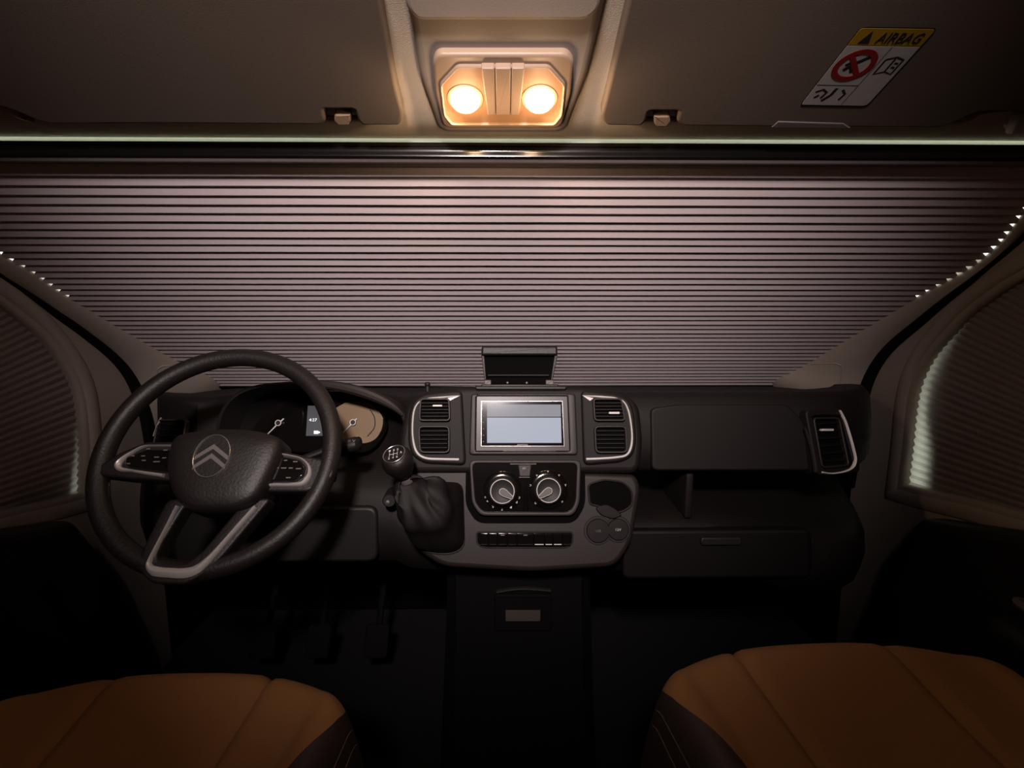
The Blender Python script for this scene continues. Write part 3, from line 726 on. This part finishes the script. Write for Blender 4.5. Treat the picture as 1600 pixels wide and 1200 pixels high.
# climate panel
cp = thing('climate_panel', 'glossy black heater control panel with two round dials', 'control panel', K.P(*K.px(820, 805), 0))
po = rnd(K.pl([(733, 719), (908, 719), (906, 786), (896, 806), (750, 806), (737, 786)], .004), .010)
pi_ = rnd(K.pl([(738.5, 724), (901.5, 724), (899, 784), (891, 800), (755, 800), (743, 784)], .004), .009)
obj('panel_frame', annulus(K, po, pi_, -.012, .006, .002, 120), 'dash2', cp)
obj('panel_face', slab(K, pi_, -.012, .002), 'gloss', cp)
obj('divider', ribbon(K, K.pl([(821, 752), (821.5, 798)], .003), [.006, .010], 0, .005), 'gloss', cp)
def dial(cx, cy, ang, label_marks, skip):
    c = K.px(cx, cy, .012)
    d = obj('dial', lathe(K.P(*c, .001), K.n, [(.037, 0), (.037, .002), (.035, .0035), (.0265, .0045)], 48), 'gloss', cp)
    obj('knob', lathe(K.P(*c, .004), K.n, [(.0265, 0), (.0262, .008), (.025, .011), (.0225, .0125), (.020, .011), (0, .0108)], 48), 'black', d)['label'] = 'rotary knob'
    obj('knob_ring', shape_ring(K, circ(c, .0225, 48), .0017, .014, .0172, .0004), 'white', d)
    ca, sa = math.cos(ang), math.sin(ang)
    def L(a, b): return (c[0]+a*ca-b*sa, c[1]+a*sa+b*ca)
    pp = [L(.0225, -.0028), L(.0225, .0028), L(.004, .0068), L(-.003, .0062), L(-.0068, 0), L(-.003, -.0062), L(.004, -.0068)]
    obj('pointer', slab(K, rnd(pp, .003), .014, .024, .002), 'grey', d)
    obj('pointer_edge', shape_ring(K, rnd(pp, .003), .0009, .020, .0246), 'white', d)
    for k, (a, s_) in enumerate(label_marks):
        a = math.radians(a); r = .0335
        text('dial_mark', s_, K, (c[0]+r*math.cos(a), c[1]+r*math.sin(a)), .0042, .0035 if len(s_) == 1 else .006, .0045, 'white', d)
    for (a0, a1) in skip:
        pts = [(c[0]+.0352*math.cos(math.radians(a0+(a1-a0)*k/10)), c[1]+.0352*math.sin(math.radians(a0+(a1-a0)*k/10))) for k in range(11)]
        obj('scale_line', ribbon(K, pts, .0009, .003, .0042), 'silver', d)
dial(785, 767.5, math.radians(-32), [(-22, 'o'), (-38, '8'), (-62, '1'), (-92, '2'), (-122, '3'), (-147, '4'), (-160, '*')], [(-150, -108)])
dial(857, 766, math.radians(-147), [(-135, 'o'), (165, '>'), (128, 'v'), (90, 'v'), (52, 'v'), (15, 'v'), (-40, 'w')], [(-75, -38)])
hz = obj('centre_button', slab(K, rnd(K.pl([(809, 726), (831, 726), (828.5, 745), (811.5, 745)], .007), .002), 0, .008, .002), 'dash2', cp)
obj('button_edge', ribbon(K, K.pl([(811, 746), (828, 746)], .006), .0012, 0, .0085), 'silver', cp)
obj('top_edge', ribbon(K, K.pl([(797, 725.3), (838, 725.3)], .006), .0014, 0, .0072), 'silver', cp)
text('button_mark', 'A/C', K, K.px(819, 731.5, .008), .003, .006, .0081, 'white', cp)

# switch strip
ss = thing('switch_strip', 'row of small push buttons low on the centre console', 'switch strip', K.P(*K.px(820, 858), 0))
so = rnd(K.pl([(743, 831), (897, 831), (896, 852), (886, 858), (756, 858), (744, 852)]), .008)
obj('strip_recess', slab(K, so, -.03, -.0065), 'gloss', ss)
obj('strip_frame', shape_ring(K, so, .003, -.02, -.0055, .001), 'black', ss)
bx = [750, 763, 777.5, 793, 808, 834, 851, 864, 879, 892]
for i, (a, b) in enumerate(zip(bx, bx[1:])):
    q = K.pl([(a+.6, 834), (b-.6, 834), (b-.6, 853), (a+.6, 853)], -.002)
    bb = obj('push_button', slab(K, rnd(q, .0012), -.02, -.001, .0012), 'gloss', ss)
    obj('button_front', ribbon(K, K.pl([(a+1.6, 851), (b-1.6, 851)], 0), .0022, -.003, .0006), 'silver' if 5 <= i <= 7 else 'dash2', bb)
    if i in (2, 4): obj('button_light', ribbon(K, K.pl([((a+b)/2-3, 836.5), ((a+b)/2+3, 836.5)], 0), .0012, -.003, .0), 'white', bb)

# cup holder and sockets
ch = thing('cup_holder', 'black cup holder recess right of the heater dials', 'cup holder', K.P(*K.px(955, 805), 0))
cho = rnd(K.pl([(918, 756), (945, 748), (975, 752), (990, 766), (991, 790), (978, 800), (962, 804), (935, 792), (921, 790)]), .010, 4)
obj('holder_rim', shape_ring(K, cho, .0035, -.02, -.0035, .0015), 'dash2', ch)
obj('holder_well', slab(K, inset(ccw(cho), .003), -.02, -.0070), 'void', ch)
obj('holder_tongue', slab(K, rnd(K.pl([(930, 794), (948, 788), (962, 795), (974, 806), (958, 812), (940, 806)]), .006), -.02, -.003, .002), 'dash', ch)
for (cx, cy, r, lab, tx, m_) in ((935.5, 830, .0235, 'round USB socket cover below the cup holder', 'USB', 'grey'), (967, 828, .0215, 'round 12 volt socket cover below the cup holder', '12V', 'white')):
    c = K.px(cx, cy, .0)
    t = thing('power_socket', lab, 'socket', K.P(*c, 0))
    obj('socket_rim', lathe(K.P(*c, -.02), K.n, [(r+.004, 0), (r+.004, .0105), (r+.002, .013), (r, .013), (r, .0)], 36), 'black', t)
    obj('socket_cap', lathe(K.P(*c, -.012), K.n, [(r-.0015, 0), (r-.0015, .006), (r-.003, .008), (0, .0085)], 36), 'dash', t)
    text('socket_mark', tx, K, c, .0045, .010, -.0034, m_, t)
# small knob and phone holder on the dash top
sk_p = at(668, 603, 1.16)
t = thing('sensor_knob', 'tiny black knob on the dash top left of the phone holder', 'knob', sk_p+V((0, 0, -.006)))
obj('knob_stem', lathe(sk_p+V((0, 0, -.012)), (0, 0, 1), [(.006, 0), (.005, .01), (.004, .012)], 16), 'black', t)
obj('knob_head', lathe(sk_p+V((0, 0, -.001)), (0, 0, 1), [(.003, 0), (.0062, .002), (.0068, .005), (.005, .009), (0, .0105)], 18), 'black', t)
H = Frame((.03, 1.03, .90), (1, 0, 0), (0, .02, .1))
ph = thing('phone_holder', 'open black phone holder lid standing on the centre of the dashboard', 'phone holder', H.P(0, -.07, 0))
oh = rnd(H.pl([(753, 541), (870, 541), (871, 556), (863, 592), (862, 601), (758, 601), (757, 592), (752, 556)]), [.004, .004, .004, .001, .001, .001, .001, .004], 4)
obj('lid_back', slab(H, oh, -.012, -.004, .002), 'void', ph)
obj('top_rail', slab(H, rnd(H.pl([(753, 541.5), (870, 541.5), (871, 556), (752, 556)]), .004), -.012, .010, .004), 'leather', ph)
for s_, q in (('l', [(752.5, 556), (757, 556), (760, 594), (757, 594)]), ('r', [(866, 556), (871, 556), (863, 594), (860, 594)])):
    obj('side_rail', slab(H, H.pl(q), -.012, .006, .0012), 'leather', ph)
obj('support_bar', slab(H, rnd(H.pl([(762, 585), (858, 585), (858, 588), (762, 588)]), .001), -.006, .004, .001), 'dash', ph)
for q in ([(757, 594), (767.5, 594), (767.5, 602), (757, 602)], [(852.5, 594), (864, 594), (865, 602), (852.5, 602)]):
    obj('hinge', slab(H, rnd(H.pl(q), .001), -.008, .008, .0015), 'grey', ph)
obj('base_plate', slab(H, H.pl([(752, 601), (872, 601), (870, 606), (754, 606)]), -.012, .012, .002), 'dash2', ph)
for cx in (793, 823): obj('screw', slab(H, circ(H.px(cx, 598), .002, 10), -.006, .0), 'grey', ph)

# ================================================================== GEAR LEVER
kp = at(619, 716, .855)
gl = thing('gear_lever', 'gear lever with round six speed knob and black leather gaiter', 'gear lever', K.P(*K.px(675, 860), 0))
ax = V((-.20, -.52, .83)).normalized()
base = K.P(*K.px(650, 775), .02)
kn = obj('gear_knob', lathe(kp-ax*.047, ax, [(.010, 0), (.014, .004), (.0205, .016), (.0262, .031), (.0275, .041), (.0258, .050), (.0215, .0555), (.019, .057), (0, .0572)], 32), 'leather', gl)
cf = V((.97, -.05, .25)); KN = Frame(kp+ax*.0102, cf, V((.25, .8, .55))); KN.n = ax; KN.u = (cf-ax*cf.dot(ax)).normalized(); KN.v = ax.cross(KN.u)
obj('knob_cap', slab(KN, circ((0, 0), .0185, 36), -.004, .0012, .001), 'gloss', kn)
obj('cap_ring', shape_ring(KN, circ((0, 0), .0198, 36), .0016, -.002, .0020, .0004), 'chrome', kn)
bm = B()
for p in ([(-.008, 0), (.006, 0)], [(-.008, -.0045), (-.008, .0045)], [(-.001, -.0045), (-.001, .0045)], [(.006, -.0045), (.006, .0045)]): ribbon(KN, p, .0008, .001, .0016, bm)
obj('shift_pattern', bm, 'white', kn)
for s_, x, y in (('1', -.008, .0085), ('3', -.001, .0085), ('5', .006, .0085), ('2', -.008, -.0085), ('4', -.001, -.0085), ('6', .006, -.0085), ('R', .013, .0)):
    text('gear_mark', s_, KN, (x, y), .0042, .003, .0014, 'white', kn)
obj('lever_shaft', tube([kp-ax*.045, kp-ax*.075, base.lerp(kp, .2)], [.0085, .009, .012], seg=14), 'black', gl)
# gaiter: folds from the console opening up to the shaft
go = resamp(rnd(K.pl([(624, 760), (724, 752), (727, 858), (700, 868), (655, 862), (632, 830)], -.006), .02), 48)
R = []; gtop = base.lerp(kp, .40); gax = (kp-base).normalized(); gu = gax.orthogonal().normalized(); gv = gax.cross(gu)
bl = [K.P(*q, -.009) for q in go]; cen = sum(bl, V())/len(bl)
for k in range(19):
    t_ = k/18; row = []
    for i, p in enumerate(bl):
        d_ = p-cen; q = gtop + d_.normalized()*.014
        f = t_**1.25
        pos = p.lerp(q, f) + K.n*(.034*math.sin(t_*PI))
        fold = .0045*math.sin(t_*PI*5+math.sin(i*.26)*1.3)*math.sin(t_*PI)
        nz = noise.noise(V((p.x*25, p.z*25, t_*3)))*.010*math.sin(t_*PI)
        row.append(pos+d_.normalized()*(fold+nz)+K.n*nz*.6)
    R.append(row)
obj('gaiter', loft(R), 'gaiter', gl, sharp=1.5)
obj('gaiter_frame', shape_ring(K, [tuple(p) for p in go], .004, -.012, -.0035, .001), 'dash2', gl)
obj('reverse_collar', lathe(kp-ax*.062, ax, [(.0105, 0), (.0125, .003), (.012, .012), (.010, .016)], 20), 'grey', gl)

# ignition barrel
kb = at(603, 788, .93)
t = thing('ignition_lock', 'small ignition lock with metal rim beside the gear lever', 'lock', kb)
obj('barrel', lathe(kb+V((0, .06, 0)), (.1, -1, .1), [(.013, 0), (.013, .055), (.011, .058), (0, .058)], 20), 'black', t)
obj('lock_face', lathe(kb+V((.003, .002, .003)), (.1, -1, .1), [(.0045, 0), (.004, .002), (0, .0025)], 14), 'chrome', t)

# ================================================================== STEERING WHEEL
sw = thing('steering_wheel', 'black leather steering wheel with chevron badge in front of the cluster', 'steering wheel', WF.P(0, -.19, 0))
rim = [WF.P(.1758*math.cos(a), .1758*math.sin(a), 0) for a in [k/96*2*PI for k in range(96)]]
obj('rim', tube(rim, .0150, True, 18, flat=1.05, nrm=None), 'leather', sw)
hubp = smooth(WF.pl([(276, 677), (300, 672), (350, 668), (400, 671), (432, 680), (439, 693), (434, 716), (415, 757), (398, 781), (370, 795), (330, 799), (292, 796), (272, 780), (262, 757), (257, 725), (264, 690), (276, 677)], .03), 4)[:-1]
hubp = [tuple(p) for p in hubp]
hp = ccw(hubp); hx = sum(p[0] for p in hp)/len(hp); hy = sum(p[1] for p in hp)/len(hp)
def hs(f): return [(hx+(x-hx)*f, hy+(y-hy)*f) for x, y in hp]
obj('airbag_hub', rings(B(), WF, [(hs(f), z) for f, z in ((1, -.02), (1, .012), (.99, .020), (.97, .026), (.93, .031), (.86, .0345), (.7, .0375), (.5, .039), (.25, .0398), (.02, .040))]), 'leather', sw, sharp=1.3)
obj('hub_back', slab(WF, inset(ccw(hubp), .012), -.06, -.018), 'black', sw)
# spokes
lsp = rnd(WF.pl([(285, 690), (228, 690), (188, 706), (152, 728), (150, 742), (200, 748), (285, 752)], .012), .006)
rsp = rnd(WF.pl([(415, 700), (440, 704), (478, 712), (522, 720), (520, 745), (480, 768), (405, 768)], .012), .006)
obj('spoke', slab(WF, lsp, -.012, .012, .004), 'leather', sw); obj('spoke', slab(WF, rsp, -.012, .012, .004), 'leather', sw)
lb = rnd(WF.pl([(276, 702), (226, 702), (196, 714), (194, 726), (202, 732), (258, 738), (276, 738)], .016), .004)
rb = rnd(WF.pl([(437, 712), (468, 718), (477, 729), (474, 744), (462, 752), (416, 752)], .016), .004)
lp = obj('button_pad', slab(WF, lb, .0, .0165, .003), 'gloss', sw); rp = obj('button_pad', slab(WF, rb, .0, .0165, .003), 'gloss', sw)
def trim(px_, wd, lift=.016):
    pts = smooth(WF.pl(px_, lift), 4); ww = []
    for i in range(len(pts)):
        j = i/4; a = int(min(j, len(wd)-1)); b = min(a+1, len(wd)-1); ww.append(wd[a]+(wd[b]-wd[a])*(j-a))
    return obj('chrome_trim', ribbon(WF, pts, ww, lift-.006, lift+.003), 'satin', sw)
trim([(274, 696), (245, 696), (225, 697), (208, 705), (192, 715), (183, 724), (186, 732), (205, 735), (230, 739), (255, 742.5)], [.002, .002, .0025, .003, .006, .010, .007, .004, .005, .0055])
trim([(439, 709), (455, 712), (470, 716), (481, 726), (483, 738), (478, 748), (470, 755), (450, 757), (430, 757), (412, 758)], [.003, .003, .003, .004, .006, .008, .007, .005, .005, .004])
trim([(436, 712), (424, 735), (410, 758)], [.0018, .002, .003])
for pad, ms in ((lp, [(207, 712, .005), (200, 724, .005), (223, 712, .006), (224, 719, .006), (231, 701, .006), (244, 714, .007), (244, 721, .010), (256, 715, .006), (258, 703, .006)]),
                (rp, [(446, 719, .005), (461, 721, .007), (432, 731, .006), (443, 731, .008), (454, 731, .006), (466, 732, .008), (450, 746, .007)])):
    for x, y, s_ in ms:
        c = WF.px(x, y, .018)
        obj('button_mark', slab(WF, rnd([(c[0]-s_/2, c[1]-.0009), (c[0]+s_/2, c[1]-.0009), (c[0]+s_/2, c[1]+.0009), (c[0]-s_/2, c[1]+.0009)], .0004), .016, .0172), 'grey', pad)
# lower V spoke with satin insert
Vp = [(276, 790), (262, 818), (248, 845), (234, 872), (231, 884), (240, 892), (262, 894.5), (288, 895), (308, 888), (330, 868), (352, 843), (374, 818), (398, 791)]
Vw = [.003, .003, .0035, .0045, .009, .013, .013, .014, .013, .009, .007, .007, .006]
outV = rnd(WF.pl([(262, 780), (222, 860), (214, 888), (236, 912), (290, 914), (322, 896), (350, 868), (425, 778)], .013), .01)
inV = rnd(WF.pl([(290, 790), (256, 846), (244, 872), (258, 882), (292, 880), (318, 860), (345, 828), (376, 790)], .013), .006)
obj('lower_spoke', annulus(WF, outV, inV, -.012, .015, .004, 110), 'leather', sw)
n_ = 4; pts = smooth(WF.pl(Vp, .019), n_); ww = []
for i in range(len(pts)):
    j = i/n_; a = int(min(j, len(Vw)-1)); b = min(a+1, len(Vw)-1); ww.append(Vw[a]+(Vw[b]-Vw[a])*(j-a))
obj('lower_trim', ribbon(WF, pts, ww, .010, .022), 'satin', sw)
# badge: ring with double chevron
BC = WF.px(330.5, 712, .042); bdg = obj('badge_plate', slab(WF, circ(BC, .0262, 40, .0330), .034, .0405, .001), 'leather', sw)
obj('badge_ring', shape_ring(WF, circ(BC, .0270, 48, .0340), .0018, .040, .0432, .0005), 'chrome', bdg)
def chev(y):
    return [(BC[0]-.0235, BC[1]+y-.014), (BC[0], BC[1]+y+.0065), (BC[0]+.0235, BC[1]+y-.014)]
bm = B()
for y, sx in ((.010, 1.0), (-.0045, .96)):
    o_ = [(-.0245*sx, -.0175), (-.0245*sx, -.0105), (0, .0085), (.0245*sx, -.0105), (.0245*sx, -.0175), (0, .0005)]
    slab(WF, [(BC[0]+a, BC[1]+y+b) for a, b in o_], .040, .0428, .0006, bm=bm)
obj('badge_chevron', bm, 'grey', bdg)
# column and stalks
sc_ = thing('steering_column', 'black steering column shroud behind the steering wheel', 'steering column', WF.P(0, -.05, -.2))
obj('shroud', rings(B(), WF, [(rnd([(-.06, -.07), (.06, -.07), (.05, .05), (-.05, .05)], .02), -.30), (rnd([(-.06, -.07), (.06, -.07), (.05, .045), (-.05, .045)], .02), -.075), (rnd([(-.05, -.06), (.05, -.06), (.04, .035), (-.04, .035)], .02), -.06)]), 'black', sc_)
def stalk(p1, p2, lab):
    t = thing('column_stalk', lab, 'stalk', p2)
    a = WF.P(0, .0, -.10); ax_ = (p2-p1).normalized()
    obj('stalk_arm', tube(smooth([WF.P(.04 if p2.x > -.45 else -.04, 0, -.10), p1, p2], 5), [.008]*5+[.008+.0015*i for i in range(6)], seg=12, flat=.8), 'black', t)
    obj('stalk_grip', tube([p1, p1.lerp(p2, .3), p2-ax_*.006, p2, p2+ax_*.004], [.010, .0165, .0175, .015, .008], seg=16, flat=.75), 'black', t)
    return t
st = stalk(at(520, 700, .90), at(560, 693, .895), 'wiper stalk with pale symbols right of the steering wheel rim')
FS = Frame(at(552, 689, .880), (1, 0, 0), (0, .3, 1))
text('wiper_symbol', 'v', FS, FS.px(553, 689), .005, .006, .0, 'grey', st); text('wash_symbol', '=', FS, FS.px(546, 689), .003, .005, .0, 'grey', st)
stalk(WF.P(-.09, .02, -.07), WF.P(-.125, .03, -.065), 'indicator stalk left behind the steering wheel hub')
# pedals
for x, lab in ((-.62, 'clutch pedal leftmost in the dark footwell'), (-.48, 'brake pedal in the middle of the dark footwell'), (-.33, 'accelerator pedal nearest the console in the dark footwell')):
    t = thing('pedal', lab, 'pedal', (x, 1.3, .1), 'pedals in the driver footwell')
    PFm = Frame((x, 1.22, .16), (1, 0, 0), (0, .5, .8))
    obj('pedal_pad', slab(PFm, rnd([(-.03, -.04), (.03, -.04), (.03, .04), (-.03, .04)], .01), -.008, .006, .003), 'rubber', t)
    obj('pedal_arm', tube([(x, 1.23, .16), (x, 1.30, .25), (x, 1.42, .44)], .009), 'rubber', t)

# ================================================================== SEATS
def seat(Xc, yf, zt, rot, label, back_drop):
    t = thing('cab_seat', label, 'seat', (Xc, yf-.25, 0))
    c, s_ = math.cos(rot), math.sin(rot)
    def Sf(s, q, out=0):
        # s across -1..1, q 0 = front underside .. 1 = rear
        hw = .262-.012*max(0, q-.5); 
        fr = .105*abs(s)**2.6                     # rounded plan at the front
        if q < .25:                              # front roll
            a = (q/.25)*PI/2; y = yf - .055 - fr*.9 + .055*math.cos(PI/2-(PI/2-a)) * 1.0; y = yf-.055-fr + .055*math.cos(a); z = zt-.075+.075*math.sin(a)
            if q < .08: z -= (.08-q)*.9
        else:
            r_ = (q-.25)/.75; y = yf-.055-fr*(1-r_) - r_*.46; z = zt - .012*r_*(1-abs(s)) - .02*math.sin(r_*PI)*(1-s*s)
        e = max(0, abs(s)-.66)/.34; hw *= 1+.08*math.exp(-((q-.22)/.16)**2)*(1-e)
        z += .016*math.sin(min(1, e*1.3)*PI)*(min(1, q*2)) - .09*e**3.2
        x = s*hw
        for k in (-.38, .38):                    # sunken seams
            z -= .0085*math.exp(-((s-k)/.022)**2)
        dx, dy = x, y-(yf-.25)
        return V((Xc+dx*c-dy*s_, (yf-.25)+dx*s_+dy*c, z+out))
    def patch(name, s0, s1, m, ns):
        bs = lambda s_, q: s_ if abs(abs(s_)-.70) > .01 else math.copysign(.68+.16*math.exp(-((q-.2)/.22)**2), s_)
        Rr = [[Sf(bs(s0, q/44)+(bs(s1, q/44)-bs(s0, q/44))*i/ns, q/44) for i in range(ns+1)] for q in range(45)]
        o_ = obj(name, loft(Rr, False, False), m, t, sharp=1.2); return o_
    patch('centre_panel', -.38, .38, 'seat', 28); patch('side_panel', -.70, -.38, 'seat', 16); patch('side_panel', .38, .70, 'seat', 16)
    patch('bolster', -1.0, -.70, 'seat_d', 12); patch('bolster', .70, 1.0, 'seat_d', 12)
    # skirt under the bolsters, pan and pedestal
    def ringz(f, z):
        P_ = []
        for k in range(40):
            a = k/40*2*PI; sx = max(-1, min(1, 1.15*math.cos(a))); sy = max(-1, min(1, 1.15*math.sin(a)))
            x = sx*.258*f; y = sy*.25*f-.02 - (.10*abs(sx)**2.6 if sy > 0 else 0)
            P_.append((Xc+x*c-y*s_, yf-.25+x*s_+y*c, z))
        return P_
    obj('cushion_skirt', loft([ringz(.97, zt-.085), ringz(1.0, zt-.11), ringz(.98, zt-.17), ringz(.9, zt-.20)]), 'seat_d', t)
    obj('seat_pedestal', loft([ringz(.75, 0.0), ringz(.72, .1), ringz(.72, zt-.19)]), 'black', t)
    for s1 in (-.89, -.92, .89, .92):
        tube_p = [Sf(s1, q/30)+V((0, 0, .0008)) for q in range(5, 24)]
        obj('stitch_line', tube(tube_p, .0008, seg=5), 'thread', t)
    # backrest with headrest, leaning back beside the camera
    def sect(z, hw, y0, th):
        P_ = []
        for k in range(28):
            a = k/28*2*PI; ca, sa = math.cos(a), math.sin(a)
            sx = math.copysign(abs(ca)**.5, ca); sy = math.copysign(abs(sa)**.6, sa)
            P_.append((Xc+sx*hw, y0+sy*th*(1-.25*abs(sx)**3*(sy > 0)), z))
        return P_
    obj('backrest', loft([sect(zt-.02, .20, .10, .05), sect(zt+.05, .235, .09, .07), sect(zt+.25, .245, .05, .07), sect(zt+.45, .235, 0.0, .065), sect(zt+.57, .20, -.03, .055), sect(zt+.61, .15, -.04, .035)]), 'seat', t)
    obj('headrest', loft([sect(zt+.64, .07, -.05, .03), sect(zt+.66, .12, -.05, .05), sect(zt+.74, .135, -.06, .055), sect(zt+.81, .11, -.07, .045), sect(zt+.83, .06, -.07, .025)]), 'seat_d', t)
    return t
seat(-.43, .690, .507, .0, 'beige and brown driver seat cushion under the steering wheel', 0)
seat(.435, .685, .548, .06, 'beige and brown passenger seat cushion on the right', 0)

# ================================================================== LIVING AREA LAMP (behind the camera)
t = thing('ceiling_lamp', 'flat ceiling lamp in the living area behind the seats', 'lamp', (-.15, -.60, 1.80))
obj('lamp_frame', box((-.39, -.77, 1.80), (.09, -.43, 1.85), bev=.01), 'grey', t)
obj('diffuser', box((-.36, -.74, 1.79), (.06, -.46, 1.802)), 'rear', t)
